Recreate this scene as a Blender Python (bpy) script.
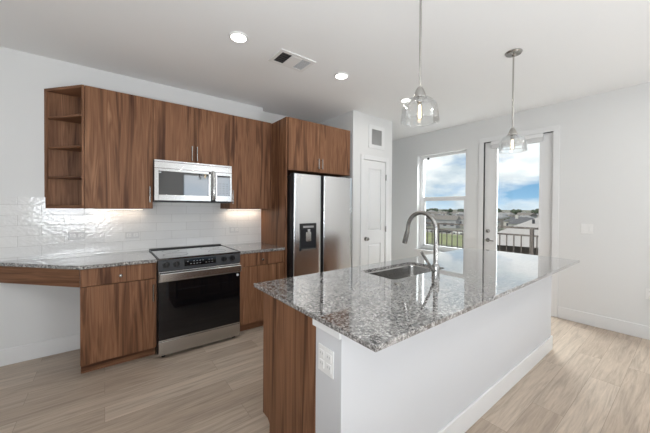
import bpy, bmesh, math, random
from mathutils import Vector, Matrix
random.seed(4)
for o in list(bpy.data.objects): bpy.data.objects.remove(o)
S = bpy.context.scene; COL = S.collection
PI = math.pi

# ---------------------------------------------------------------- camera
cd = bpy.data.cameras.new('camera'); cam = bpy.data.objects.new('camera', cd); COL.objects.link(cam)
cd.sensor_width = 36; cd.lens = 286.95/650*36; cd.shift_y = -5.9/650; cd.clip_end = 3000; cd.clip_start = .02
r = Vector((.79282878, -.60941188, .00629961)); u = Vector((.00140462, .0121638, .99992503)); b = r.cross(u)
M = Matrix((r, u, b)).transposed().to_4x4(); M.translation = Vector((0, 0, 1.394)); cam.matrix_world = M
S.camera = cam

# ---------------------------------------------------------------- render look
S.view_settings.view_transform = 'Standard'; S.view_settings.look = 'None'
S.view_settings.gamma = 1; S.view_settings.use_curve_mapping = False
S.view_settings.exposure = -0.08

# ---------------------------------------------------------------- sky
W = bpy.data.worlds.new('sky'); S.world = W; W.use_nodes = True
nt = W.node_tree; N = nt.nodes; L = nt.links; N.clear()
def wn(t, **k):
    n = N.new(t)
    for a, v in k.items(): setattr(n, a, v)
    return n
out = wn('ShaderNodeOutputWorld'); bg = wn('ShaderNodeBackground'); L.new(bg.outputs[0], out.inputs[0])
tc = wn('ShaderNodeTexCoord'); sep = wn('ShaderNodeSeparateXYZ'); L.new(tc.outputs['Generated'], sep.inputs[0])
gr = wn('ShaderNodeValToRGB'); L.new(sep.outputs[2], gr.inputs[0])
e = gr.color_ramp.elements
e[0].position = 0.0; e[0].color = (.62, .78, .92, 1); e[1].position = .5; e[1].color = (.10, .28, .62, 1)
x = e.new(.035); x.color = (.27, .50, .74, 1); x = e.new(.12); x.color = (.13, .34, .60, 1)
mp = wn('ShaderNodeMapping'); L.new(tc.outputs['Generated'], mp.inputs[0])
mp.inputs['Location'].default_value = (3.37, .3, 1.4); mp.inputs['Scale'].default_value = (1, 1, 2.4)
nz = wn('ShaderNodeTexNoise'); L.new(mp.outputs[0], nz.inputs[0])
nz.inputs['Scale'].default_value = 4.2; nz.inputs['Detail'].default_value = 9; nz.inputs['Roughness'].default_value = .52
el = wn('ShaderNodeValToRGB'); L.new(sep.outputs[2], el.inputs[0]); q = el.color_ramp.elements
q[0].position = 0.0; q[0].color = (.56, .56, .56, 1); q[1].position = .22; q[1].color = (.72, .72, .72, 1)
for p_, c_ in ((.022, .52), (.045, .43), (.07, .45), (.10, .57)):
    x = q.new(p_); x.color = (c_, c_, c_, 1)
am = wn('ShaderNodeMath', operation='ADD'); L.new(nz.outputs['Fac'], am.inputs[0]); L.new(el.outputs[0], am.inputs[1])
sm = wn('ShaderNodeMath', operation='SUBTRACT'); L.new(am.outputs[0], sm.inputs[0]); sm.inputs[1].default_value = .5
cr = wn('ShaderNodeValToRGB'); L.new(sm.outputs[0], cr.inputs[0])
cr.color_ramp.elements[0].position = .43; cr.color_ramp.elements[1].position = .58
nz2 = wn('ShaderNodeTexNoise'); L.new(mp.outputs[0], nz2.inputs[0]); nz2.inputs['Scale'].default_value = 7; nz2.inputs['Detail'].default_value = 4
cc = wn('ShaderNodeValToRGB'); L.new(nz2.outputs['Fac'], cc.inputs[0])
cc.color_ramp.elements[0].position = .35; cc.color_ramp.elements[0].color = (.56, .66, .74, 1)
cc.color_ramp.elements[1].position = .62; cc.color_ramp.elements[1].color = (.98, .99, 1.0, 1)
mx = wn('ShaderNodeMixRGB'); L.new(cr.outputs[0], mx.inputs[0]); L.new(gr.outputs[0], mx.inputs[1]); L.new(cc.outputs[0], mx.inputs[2])
L.new(mx.outputs[0], bg.inputs[0]); bg.inputs[1].default_value = 1.2

# ---------------------------------------------------------------- sun, window daylight and added fill lamps
def lamp(name, kind, loc, direction, energy, color=(1, 1, 1), **k):
    d = bpy.data.lights.new(name, kind); d.energy = energy; d.color = color
    for a, v in k.items(): setattr(d, a, v)
    o = bpy.data.objects.new(name, d); COL.objects.link(o); o.location = loc
    o.rotation_euler = Vector(direction).to_track_quat('-Z', 'Y').to_euler()
    return o
lamp('sun', 'SUN', (0, 0, 30), (.62, -.30, -.70), 2.2, (1, .92, .82), angle=.02)
COOL = (.86, .93, 1.0)
lamp('daylight_rear_window', 'AREA', (2.88, -3.93, 2.02), (0, 1, 0), 18, COOL, shape='RECTANGLE', size=1.55, size_y=.86)
lamp('daylight_rear_window', 'AREA', (-.9, -3.93, 1.55), (0, 1, .5), 1, COOL, shape='RECTANGLE', size=2.2, size_y=1.7)  # area lamp added as daylight in a second, unseen rear opening
lamp('added_side_daylight', 'AREA', (-3.43, -1.6, 1.55), (1, 0, .5), 1, COOL, shape='RECTANGLE', size=2.2, size_y=1.7)  # area lamp added as daylight in an unseen side opening
lamp('fill_uplight', 'AREA', (2.0, -2.2, .5), (0, .25, 1), 72, (.94, .97, 1), shape='DISK', size=.5)   # uplighter added out of view behind the camera to brighten the ceiling

lamp('added_ceiling_fill', 'AREA', (-.45, -.75, 1.25), (.2, .6, 1), 76, (.93, .965, 1), shape='DISK', size=1.3)  # unseen fill lamp added near the camera to lift ceiling and kitchen
lamp('added_balcony_fill', 'AREA', (5.25, 2.1, 3.05), (-1, 0, -.35), 1500, (.93, .97, 1), shape='RECTANGLE', size=3.0, size_y=.6)  # fill lamp added above the sight line, lightening floor and alcove

# ---------------------------------------------------------------- materials
MATS = {}
class NM:
    def __init__(s, name):
        s.m = bpy.data.materials.new(name); s.m.use_nodes = True; MATS[name] = s.m
        s.t = s.m.node_tree; s.n = s.t.nodes; s.n.clear()
        s.out = s.n.new('ShaderNodeOutputMaterial')
    def node(s, t, **k):
        n = s.n.new(t)
        for a, v in k.items(): setattr(n, a, v)
        return n
    def link(s, a, b): s.t.links.new(a, b)
    def bsdf(s, col=(.8, .8, .8), rough=.5, metal=0, **k):
        p = s.node('ShaderNodeBsdfPrincipled'); s.p = p
        p.inputs['Base Color'].default_value = (*col, 1); p.inputs['Roughness'].default_value = rough
        p.inputs['Metallic'].default_value = metal
        for a, v in k.items(): p.inputs[a.replace('_', ' ')].default_value = v
        s.link(p.outputs[0], s.out.inputs[0]); return p
    def coords(s, scale=(1, 1, 1), rand=0, rot=(0, 0, 0)):
        tc = s.node('ShaderNodeTexCoord'); mp = s.node('ShaderNodeMapping')
        mp.inputs['Scale'].default_value = scale; mp.inputs['Rotation'].default_value = rot
        v = tc.outputs['Object']
        if rand:
            oi = s.node('ShaderNodeObjectInfo'); ml = s.node('ShaderNodeMath', operation='MULTIPLY'); ml.inputs[1].default_value = rand
            s.link(oi.outputs['Random'], ml.inputs[0]); ad = s.node('ShaderNodeVectorMath', operation='ADD')
            s.link(v, ad.inputs[0]); s.link(ml.outputs[0], ad.inputs[1]); v = ad.outputs[0]
        s.link(v, mp.inputs[0]); return mp.outputs[0]
    def noise(s, vec, scale, detail=4, rough=.5, dist=0):
        n = s.node('ShaderNodeTexNoise'); s.link(vec, n.inputs[0])
        n.inputs['Scale'].default_value = scale; n.inputs['Detail'].default_value = detail
        n.inputs['Roughness'].default_value = rough; n.inputs['Distortion'].default_value = dist
        return n.outputs['Fac']
    def ramp(s, fac, stops):
        n = s.node('ShaderNodeValToRGB'); s.link(fac, n.inputs[0]); e = n.color_ramp.elements
        while len(e) < len(stops): e.new(.5)
        for i, (p, c) in enumerate(stops):
            e[i].position = p; e[i].color = (*(c if isinstance(c, tuple) else (c, c, c)), 1)
        return n.outputs[0]
    def mix(s, fac, a, b, mode='MIX'):
        n = s.node('ShaderNodeMixRGB', blend_type=mode)
        for i, v in ((0, fac), (1, a), (2, b)):
            if isinstance(v, (int, float)): n.inputs[i].default_value = v if i == 0 else (v, v, v, 1)
            elif isinstance(v, tuple): n.inputs[i].default_value = (*v, 1)
            else: s.link(v, n.inputs[i])
        return n.outputs[0]
    def bump(s, h, strength=.2, dist=.01):
        n = s.node('ShaderNodeBump'); n.inputs['Strength'].default_value = strength; n.inputs['Distance'].default_value = dist
        s.link(h, n.inputs['Height']); s.link(n.outputs[0], s.p.inputs['Normal']); return n

def plain(name, col, rough=.5, metal=0, var=.04, **k):
    m = NM(name); m.bsdf(col, rough, metal, **k)
    v = m.coords(); f = m.noise(v, 9, 3)
    m.link(m.mix(1, col, m.ramp(f, [(0, 1 - var), (1, 1.0)]), 'MULTIPLY'), m.p.inputs['Base Color'])
    return m.m

def paint(name, col, rough=.55):
    m = NM(name); m.bsdf(col, rough)
    m.bump(m.noise(m.coords(), 260, 3), .03, .002); return m.m
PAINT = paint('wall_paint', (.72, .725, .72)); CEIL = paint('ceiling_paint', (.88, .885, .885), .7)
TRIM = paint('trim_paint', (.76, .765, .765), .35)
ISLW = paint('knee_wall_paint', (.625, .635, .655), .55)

def wood(name, horizontal=False):
    m = NM(name); m.bsdf((.3, .15, .09), .5, Specular_IOR_Level=.18)
    sc = (.9, .9, 14) if horizontal else (13, 13, .8)
    v = m.coords(sc, 17)
    n1 = m.noise(v, 1.0, 3, .5, 1.1)
    v2 = m.coords((2, 2, 130) if horizontal else (120, 120, 2.2), 9)
    n2 = m.noise(v2, 1.0, 4, .6, .2)
    c1 = m.ramp(n1, [(.30, (.080, .034, .018)), (.40, (.150, .068, .035)), (.50, (.255, .125, .066)), (.60, (.20, .093, .049)), (.70, (.33, .172, .094))])
    c2 = m.ramp(n2, [(.3, .68), (.6, 1.03)])
    c = m.mix(.95, c1, c2, 'MULTIPLY')
    m.link(c, m.p.inputs['Base Color']); m.bump(n2, .06, .002); return m.m
WOOD = wood('walnut_laminate'); WOODH = wood('walnut_laminate_horizontal', True)

def granite():
    m = NM('granite'); m.bsdf((.4, .4, .4), .05, Specular_IOR_Level=.3, Coat_Weight=1.0, Coat_Roughness=.015, Coat_IOR=1.85)
    v = m.coords()
    a = m.noise(v, 78, 4, .58, .2); b_ = m.noise(v, 170, 3, .6); c_ = m.noise(v, 11, 3, .5, .8)
    vo = m.node('ShaderNodeTexVoronoi'); m.link(v, vo.inputs[0]); vo.inputs['Scale'].default_value = 85
    base = m.ramp(a, [(.34, (.03, .03, .034)), (.42, (.13, .128, .126)), (.50, (.27, .265, .26)), (.58, (.42, .415, .405)), (.68, (.60, .59, .575))])
    sp = m.ramp(b_, [(.40, (.03, .03, .035)), (.5, (.95, .95, .95))])
    col = m.mix(.75, base, sp, 'MULTIPLY')
    col = m.mix(m.ramp(c_, [(.45, 0.0), (.7, .35)]), col, (.50, .485, .47))
    cell = m.ramp(vo.outputs['Color'], [(.05, (.30, .30, .30)), (.5, (1, 1, 1))])
    col = m.mix(.6, col, cell, 'MULTIPLY')
    col = m.mix(1, col, (1.12, 1.115, 1.11), 'MULTIPLY')
    m.link(col, m.p.inputs['Base Color']); return m.m
GRAN = granite()

def tile():
    m = NM('wall_tile'); m.bsdf((.8, .8, .8), .07)
    tc = m.node('ShaderNodeTexCoord'); sp = m.node('ShaderNodeSeparateXYZ'); cb = m.node('ShaderNodeCombineXYZ')
    m.link(tc.outputs['Object'], sp.inputs[0]); m.link(sp.outputs[0], cb.inputs[0]); m.link(sp.outputs[2], cb.inputs[1])
    br = m.node('ShaderNodeTexBrick'); m.link(cb.outputs[0], br.inputs[0])
    br.inputs['Scale'].default_value = 1; br.inputs['Brick Width'].default_value = .305; br.inputs['Row Height'].default_value = .0935
    br.inputs['Mortar Size'].default_value = .0016; br.inputs['Mortar Smooth'].default_value = .6
    br.inputs['Color1'].default_value = (.80, .80, .79, 1); br.inputs['Color2'].default_value = (.755, .755, .75, 1); br.inputs['Mortar'].default_value = (.55, .545, .53, 1)
    m.link(br.outputs['Color'], m.p.inputs['Base Color'])
    nz = m.noise(m.coords((30, 30, 42)), 1, 1, .5)
    h = m.mix(.5, m.mix(1, nz, 1.0, 'MULTIPLY'), m.ramp(br.outputs['Fac'], [(0, 1.0), (1, 0.0)]))
    m.bump(h, .38, .008); return m.m
TILE = tile()

def floor_mat():
    m = NM('oak_plank_floor'); m.bsdf((.4, .33, .27), .42, Specular_IOR_Level=.4)
    tc = m.node('ShaderNodeTexCoord')
    br = m.node('ShaderNodeTexBrick'); m.link(tc.outputs['Object'], br.inputs[0]); br.offset = .37; br.squash = 1
    br.inputs['Scale'].default_value = 1; br.inputs['Brick Width'].default_value = 1.22; br.inputs['Row Height'].default_value = .178
    br.inputs['Mortar Size'].default_value = .0012; br.inputs['Mortar Smooth'].default_value = .2
    br.inputs['Color1'].default_value = (0, 0, 0, 1); br.inputs['Color2'].default_value = (1, 1, 1, 1); br.inputs['Mortar'].default_value = (.5, .5, .5, 1)
    tone = m.ramp(br.outputs['Color'], [(0, (.41, .328, .258)), (1, (.53, .44, .355))])
    ad = m.node('ShaderNodeVectorMath', operation='ADD'); m.link(tc.outputs['Object'], ad.inputs[0])
    ml = m.node('ShaderNodeVectorMath', operation='SCALE'); m.link(br.outputs['Color'], ml.inputs[0]); ml.inputs['Scale'].default_value = 7; m.link(ml.outputs[0], ad.inputs[1])
    mp = m.node('ShaderNodeMapping'); m.link(ad.outputs[0], mp.inputs[0]); mp.inputs['Scale'].default_value = (1.1, 14, 1)
    g = m.noise(mp.outputs[0], 1.3, 5, .6, 1.6)
    mp2 = m.node('ShaderNodeMapping'); m.link(ad.outputs[0], mp2.inputs[0]); mp2.inputs['Scale'].default_value = (5, 90, 1)
    g2 = m.noise(mp2.outputs[0], 1, 3, .6, .4)
    c = m.mix(1, tone, m.ramp(g, [(.3, .74), (.5, 1.0), (.72, 1.16)]), 'MULTIPLY')
    c = m.mix(.7, c, m.ramp(g2, [(.3, .80), (.65, 1.08)]), 'MULTIPLY')
    c = m.mix(m.ramp(br.outputs['Fac'], [(0, 0.0), (1, .6)]), c, (.13, .10, .075))
    m.link(c, m.p.inputs['Base Color']); m.bump(g2, .05, .002); return m.m
FLOOR = floor_mat()

def steel(name, col=(.62, .615, .60), rough=.24, vert=False, stren=.05):
    m = NM(name); m.bsdf(col, rough, 1)
    m.bump(m.noise(m.coords((1.6, 1.6, .8)), 1, 0), stren * .25, .02); return m.m
STEEL = steel('brushed_stainless', (.55, .545, .535), .22); FRIDGE = steel('fridge_stainless', (.70, .70, .70), .22, True, .12)
NICKEL = steel('brushed_nickel', (.42, .41, .39), .24); SINKM = steel('sink_stainless', (.42, .415, .405), .24)
CHROME = steel('faucet_nickel', (.36, .355, .345), .22)
BLACK = plain('black_plastic', (.012, .012, .013), .35); BGLASS = plain('black_glass', (.004, .004, .005), .04, Specular_IOR_Level=.5)
COOKT = plain('cooktop_glass', (.014, .014, .015), .04, Specular_IOR_Level=1.0, Coat_Weight=1.0, Coat_IOR=1.8)
DGREY = plain('dark_grey_plastic', (.020, .021, .024), .45, Specular_IOR_Level=.2); GREY = plain('grey_plastic', (.35, .35, .35), .5)
WHITEP = plain('white_plastic', (.82, .82, .81), .35); PALE = plain('pale_marking', (.6, .62, .65), .5)
SLOT = plain('slot_black', (.30, .30, .30), .6); VENTD = plain('dark_grille_gap_shade', (.055, .055, .055), .7)
RAILM = plain('bronze_rail_paint', (.034, .024, .018), .6); CONC = plain('balcony_concrete', (.45, .44, .42), .8)
BRASSD = plain('dark_standoff', (.10, .07, .05), .4, 1)

MWGL = plain('microwave_glass', (.010, .010, .011), .03, Specular_IOR_Level=1.0, Coat_Weight=1.0, Coat_IOR=1.45)
def thin_glass(name, tint=(1, 1, 1), base=.04, gloss=1.0, rough=0.0):
    m = NM(name); t = m.node('ShaderNodeBsdfTransparent'); t.inputs[0].default_value = (*tint, 1)
    g = m.node('ShaderNodeBsdfGlossy'); g.inputs['Roughness'].default_value = rough; g.inputs[0].default_value = (gloss, gloss, gloss, 1)
    lw = m.node('ShaderNodeLayerWeight'); lw.inputs[0].default_value = .28
    mr = m.node('ShaderNodeMapRange'); m.link(lw.outputs['Fresnel'], mr.inputs[0]); mr.inputs[3].default_value = base * .3; mr.inputs[4].default_value = .6
    mx = m.node('ShaderNodeMixShader'); m.link(mr.outputs[0], mx.inputs[0]); m.link(t.outputs[0], mx.inputs[1]); m.link(g.outputs[0], mx.inputs[2])
    m.link(mx.outputs[0], m.out.inputs[0]); return m.m
PANE = thin_glass('window_glass', (.97, .985, .98), .02); SHADEG = thin_glass('lamp_glass', (.985, .99, .99), .10, 1.0, .02)

def emit(name, col, s):
    m = NM(name); e = m.node('ShaderNodeEmission'); e.inputs[0].default_value = (*col, 1); e.inputs[1].default_value = s
    m.link(e.outputs[0], m.out.inputs[0]); return m.m
CANE = emit('downlight_glow', (1, .97, .92), 9); BULBE = emit('filament_glow', (1, .80, .55), 14); LEDE = emit('led_glow', (1, .84, .68), 4)

# ---------------------------------------------------------------- mesh helpers (world coordinates)
class MB:
    def __init__(s): s.bm = bmesh.new()
    def box(s, x0, x1, y0, y1, z0, z1):
        r = bmesh.ops.create_cube(s.bm, size=1)
        for v in r['verts']:
            v.co = Vector(((x0 + x1) / 2 + v.co.x * (x1 - x0), (y0 + y1) / 2 + v.co.y * (y1 - y0), (z0 + z1) / 2 + v.co.z * (z1 - z0)))
        return s
    def cyl(s, p, q, r0, r1=None, n=24, caps=True):
        p = Vector(p); q = Vector(q); d = q - p; r1 = r0 if r1 is None else r1
        r = bmesh.ops.create_cone(s.bm, cap_ends=caps, segments=n, radius1=r0, radius2=r1, depth=d.length)
        m = Matrix.Translation((p + q) / 2) @ d.to_track_quat('Z', 'Y').to_matrix().to_4x4()
        bmesh.ops.transform(s.bm, matrix=m, verts=r['verts']); return s
    def lathe(s, c, prof, n=40, axis='Z', close=False):
        c = Vector(c); rings = []
        for (rr, h) in prof:
            ring = []
            for i in range(n):
                a = 2 * PI * i / n; v = (rr * math.cos(a), rr * math.sin(a), h)
                if axis == 'Y': v = (v[0], v[2], v[1])
                if axis == 'X': v = (v[2], v[0], v[1])
                ring.append(s.bm.verts.new(c + Vector(v)))
            rings.append(ring)
        m = len(rings)
        for k in range(m if close else m - 1):
            A = rings[k]; B = rings[(k + 1) % m]
            for i in range(n):
                s.bm.faces.new((A[i], A[(i + 1) % n], B[(i + 1) % n], B[i]))
        if not close:
            for ring in (rings[0], rings[-1]):
                if (ring[0].co - ring[n // 2].co).length > 1e-5: s.bm.faces.new(ring)
        return s
    def tube(s, pts, rad, n=16):
        pts = [Vector(p) for p in pts]; rad = rad if isinstance(rad, (list, tuple)) else [rad] * len(pts)
        rings = []; up = None
        for i, p in enumerate(pts):
            t = (pts[min(i + 1, len(pts) - 1)] - pts[max(i - 1, 0)]).normalized()
            if up is None: up = t.orthogonal().normalized()
            up = (up - t * up.dot(t)).normalized(); sd = t.cross(up)
            rings.append([s.bm.verts.new(p + rad[i] * (math.cos(2 * PI * k / n) * up + math.sin(2 * PI * k / n) * sd)) for k in range(n)])
        for A, B in zip(rings, rings[1:]):
            for k in range(n): s.bm.faces.new((A[k], A[(k + 1) % n], B[(k + 1) % n], B[k]))
        s.bm.faces.new(rings[0]); s.bm.faces.new(rings[-1]); return s
    def prism(s, poly, z0, z1, axis='Z'):
        def f(a, b_, z): return (a, b_, z) if axis == 'Z' else ((z, a, b_) if axis == 'X' else (a, z, b_))
        A = [s.bm.verts.new(f(a, b_, z0)) for a, b_ in poly]; B = [s.bm.verts.new(f(a, b_, z1)) for a, b_ in poly]
        n = len(poly); s.bm.faces.new(A); s.bm.faces.new(B)
        for i in range(n): s.bm.faces.new((A[i], A[(i + 1) % n], B[(i + 1) % n], B[i]))
        return s
    def build(s, name, mat, parent=None, bevel=.0012, smooth=False, origin=None):
        bmesh.ops.recalc_face_normals(s.bm, faces=s.bm.faces)
        me = bpy.data.meshes.new(name)
        org = parent_origin(parent) if parent else (Vector(origin) if origin else Vector((0, 0, 0)))
        bmesh.ops.translate(s.bm, verts=s.bm.verts, vec=-org)
        s.bm.to_mesh(me); s.bm.free()
        for m in (mat if isinstance(mat, list) else [mat]): me.materials.append(m)
        o = bpy.data.objects.new(name, me); COL.objects.link(o)
        if parent: o.parent = parent
        else: o.location = org
        ORG[o.name] = org
        if smooth:
            for p in me.polygons: p.use_smooth = True
            if smooth != 'all':
                md = o.modifiers.new('edge', 'EDGE_SPLIT'); md.split_angle = R(35)
        if bevel:
            md = o.modifiers.new('bevel', 'BEVEL'); md.width = bevel; md.segments = 2; md.limit_method = 'ANGLE'; md.angle_limit = R(40)
        return o
def R(d): return d * PI / 180
ORG = {}
def parent_origin(p): return ORG[p.name]
def thing(name, label, cat, loc, group=None):
    o = bpy.data.objects.new(name, None); COL.objects.link(o); o.location = loc; o.empty_display_size = .1
    ORG[o.name] = Vector(loc); return tag(o, label, cat, group)
def tag(o, label, cat, group=None, kind=None):
    o['label'] = label; o['category'] = cat
    if group: o['group'] = group
    if kind: o['kind'] = kind
    return o
def struct(o): o['kind'] = 'structure'; return o
def box(name, mat, parent, x0, x1, y0, y1, z0, z1, bevel=.0012):
    return MB().box(min(x0, x1), max(x0, x1), min(y0, y1), max(y0, y1), min(z0, z1), max(z0, z1)).build(name, mat, parent, bevel)
def dup(root, loc, label=None, rotz=None, scale=None):
    r_ = root.copy(); COL.objects.link(r_); r_.location = loc
    if label: r_['label'] = label
    if rotz is not None: r_.rotation_euler = (0, 0, rotz)
    if scale: r_.scale = scale
    for ch in list(root.children):
        c = ch.copy(); COL.objects.link(c); c.parent = r_
        for g in list(ch.children):
            d = g.copy(); COL.objects.link(d); d.parent = c
    return r_
def arc(c, rad, a0, a1, n, f): return [f(c[0] + rad * math.cos(a0 + (a1 - a0) * i / n), c[1] + rad * math.sin(a0 + (a1 - a0) * i / n)) for i in range(n + 1)]

# ---------------------------------------------------------------- the room
WY = 3.673; WY2 = 3.79; WX = 4.627; CH = 2.76; T = .12
XL = -3.5; YR = -4.0
struct(box('floor', FLOOR, None, XL - T, WX + .09, YR - T, 4.45, -.12, 0, 0))
struct(box('ceiling', CEIL, None, XL - T, WX + T, YR - T, 4.45, CH, CH + .12, 0))
wl = MB(); wl.box(XL, 1.735, WY, 4.0, 0, CH); wl.box(1.735, 2.767, WY2, 4.0, 0, CH)
struct(wl.build('wall_kitchen', PAINT, None, 0))
wp = MB()   # pantry closet with its door opening
for a in ((2.767, 2.98, 0, CH), (2.98, 3.455, 2.10, CH), (3.455, 3.61, 0, CH)): wp.box(a[0], a[1], 2.963, 3.08, a[2], a[3])
wp.box(2.767, 2.88, 3.08, 4.3, 0, CH); wp.box(3.50, 3.61, 3.08, 4.3, 0, CH)
struct(wp.build('wall_pantry', PAINT, None, 0))
struct(box('wall_back', PAINT, None, 2.767, WX + T, 4.3, 4.42, 0, CH, 0))
# window wall, openings: window y 2.288..3.194 z .64..2.355 ; door y 1.161..2.017 z 0..2.40
WT = .14; WXO = WX + WT
ww = MB()
ww.box(WX, WXO, 3.194, 4.42, 0, CH); ww.box(WX, WXO, 2.288, 3.194, 0, .64); ww.box(WX, WXO, 2.288, 3.194, 2.355, CH)
ww.box(WX, WXO, 2.030, 2.288, 0, CH); ww.box(WX, WXO, 1.148, 2.030, 2.412, CH); ww.box(WX, WXO, YR - T, 1.148, 0, CH)
struct(ww.build('wall_right', PAINT, None, 0))
wr = MB()
for a in ((XL - T, -2.0, 0, CH), (-2.0, .2, 0, .65), (-2.0, .2, 2.45, CH), (.2, 2.1, 0, CH), (2.1, 3.7, 0, .65), (2.1, 3.7, 2.45, CH), (3.7, WX, 0, CH)):
    wr.box(a[0], a[1], YR - T, YR, a[2], a[3])
struct(wr.build('wall_rear', PAINT, None, 0))
ws = MB()
for a in ((YR, -2.7, 0, CH), (-2.7, -.5, 0, .65), (-2.7, -.5, 2.45, CH), (-.5, 4.42, 0, CH)): ws.box(XL - T, XL, a[0], a[1], a[2], a[3])
struct(ws.build('wall_left', PAINT, None, 0))

BH = .145
bb = MB(); bb.box(XL, .0, WY - .014, WY, 0, BH)
struct(bb.build('baseboard_kitchen', TRIM, None, .004))
bb = MB(); bb.box(WX - .014, WX, YR, 1.085, 0, BH); bb.box(WX - .014, WX, 2.095, 4.3, 0, BH)
struct(bb.build('baseboard_right', TRIM, None, .004))
bb = MB(); bb.box(2.767, 2.915, 2.949, 2.963, 0, BH); bb.box(3.52, 3.61, 2.949, 2.963, 0, BH)
struct(bb.build('baseboard_pantry', TRIM, None, .004))

# tiled splashback: a thin skin of tile on the kitchen wall
struct(box('trim_1', TILE, None, -3.0, 1.712, WY - .010, WY, .915, 1.473, 0))['label'] = 'white glossy tile splashback'

# window
w1 = MB()
FX0, FX1 = 4.70, 4.755
for a in ((2.288, 2.335, .64, 2.355), (3.125, 3.194, .64, 2.355), (2.335, 3.125, 2.312, 2.355), (2.335, 3.125, .64, .70)): w1.box(FX0, FX1, *a)
win = struct(w1.build('window_1', TRIM, None, .003))
m_ = MB(); m_.box(4.708, 4.745, 2.335, 3.125, 1.527, 1.600)
m_.box(4.704, 4.735, 2.335, 2.36, .70, 1.55); m_.box(4.704, 4.735, 3.085, 3.125, .70, 1.55); m_.box(4.704, 4.735, 2.335, 3.125, .70, .725)
m_.build('sash', TRIM, win, .002)
m_ = MB(); m_.box(4.722, 4.726, 2.335, 3.125, .70, 1.56); m_.box(4.736, 4.740, 2.335, 3.125, 1.56, 2.312); m_.build('pane', PANE, win, 0)
box('window_sill', TRIM, win, 4.60, 4.70, 2.25, 3.23, .618, .640, .003)
sen = MB().cyl((4.700, 3.02, 2.300), (4.684, 3.02, 2.300), .021, .017).build('window_sensor', BLACK, None, .002, True, origin=(4.70, 3.02, 2.30))
tag(sen, 'small round black sensor in the upper corner of the window', 'sensor')

# balcony door
DX = 4.655
dcas = MB()
dcas.box(WX - .014, WX, 2.020, 2.088, 0, 2.405); dcas.box(WX - .014, WX, 1.090, 1.158, 0, 2.405); dcas.box(WX - .014, WX, 1.090, 2.088, 2.405, 2.475)
struct(dcas.build('trim_2', TRIM, None, .003))
ds = MB()
for a in ((1.166, 1.300, .012, 2.400), (1.846, 2.012, .012, 2.400), (1.300, 1.846, .012, .26), (1.300, 1.846, 2.300, 2.400)): ds.box(DX, DX + .045, *a)
bdoor = struct(ds.build('door_1', TRIM, None, .002))
gf = MB()
for a in ((1.290, 1.312, .25, 2.31), (1.834, 1.856, .25, 2.31), (1.312, 1.834, .25, .272), (1.312, 1.834, 2.288, 2.31)): gf.box(DX - .008, DX, *a)
gf.build('glazing_bead', TRIM, bdoor, .003)
box('pane', PANE, bdoor, DX + .020, DX + .024, 1.30, 1.846, .26, 2.30, 0)
m_ = MB(); m_.lathe((DX, 1.960, 1.052), [(.0001, -.022), (.020, -.021), (.029, -.010), (.031, 0)], 28, 'X'); m_.box(DX - .034, DX - .02, 1.954, 1.966, 1.036, 1.068)
m_.build('deadbolt', NICKEL, bdoor, 0, True)
m_ = MB(); m_.lathe((DX, 1.960, .915), [(.0001, -.012), (.028, -.010), (.032, 0)], 28, 'X')
m_.tube([(DX, 1.96, .915), (DX - .045, 1.96, .915), (DX - .052, 1.945, .914), (DX - .052, 1.86, .910)], [.010, .010, .009, .008]); m_.build('lever_handle', NICKEL, bdoor, 0, True)
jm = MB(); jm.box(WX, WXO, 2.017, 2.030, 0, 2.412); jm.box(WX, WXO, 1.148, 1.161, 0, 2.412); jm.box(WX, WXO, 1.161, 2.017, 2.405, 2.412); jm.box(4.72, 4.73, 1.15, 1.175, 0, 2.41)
struct(jm.build('trim_3', VENTD, None, 0))  # jamb coloured dark, painting in the shade of the gap round the door
hd = thing('window_blind', 'white raised blind housed at the top of the glazed balcony door', 'blind', (4.60, 1.585, 2.30))
box('headrail', TRIM, hd, 4.592, 4.647, 1.262, 1.908, 2.345, 2.398, .003)
st = MB()
for k in range(8): st.box(4.600, 4.642, 1.268, 1.902, 2.299 + k * .0057, 2.3035 + k * .0057)
st.build('folded_slats', TRIM, hd, 0)

# pantry door
pc = MB(); pc.box(2.915, 2.980, 2.949, 2.963, 0, 2.165); pc.box(3.455, 3.520, 2.949, 2.963, 0, 2.165); pc.box(2.980, 3.455, 2.949, 2.963, 2.100, 2.165)
struct(pc.build('trim_4', TRIM, None, .004))
PX0, PX1, PYF = 2.986, 3.449, 2.962
pd = MB()
for a in ((PX0, 3.080, .01, 2.095), (3.355, PX1, .01, 2.095), (3.080, 3.355, .01, .20), (3.080, 3.355, .86, 1.055), (3.080, 3.355, 1.975, 2.095)): pd.box(a[0], a[1], PYF, PYF + .035, a[2], a[3])
pdoor = struct(pd.build('door_2', TRIM, None, .001))
def raised(x0, x1, z0, z1):
    m = MB(); y = PYF + .010; v = []
    for d, yy in ((0, y + .004), (.012, y + .004), (.030, y - .006)):
        v.append([m.bm.verts.new(p) for p in ((x0 + d, yy, z0 + d), (x1 - d, yy, z0 + d), (x1 - d, yy, z1 - d), (x0 + d, yy, z1 - d))])
    for A, B in zip(v, v[1:]):
        for i in range(4): m.bm.faces.new((A[i], A[(i + 1) % 4], B[(i + 1) % 4], B[i]))
    m.bm.faces.new(v[-1]); m.box(x0, x1, y + .006, y + .018, z0, z1)
    return m.build('door_panel', TRIM, pdoor, 0)
raised(3.080, 3.355, .20, .86); raised(3.080, 3.355, 1.055, 1.975)
m_ = MB(); m_.lathe((3.028, PYF, .941), [(.0001, -.062), (.018, -.060), (.026, -.050), (.026, -.040), (.012, -.030), (.010, -.008), (.030, -.006), (.031, 0)], 28, 'Y')
m_.build('door_knob', NICKEL, pdoor, 0, True)
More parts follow.
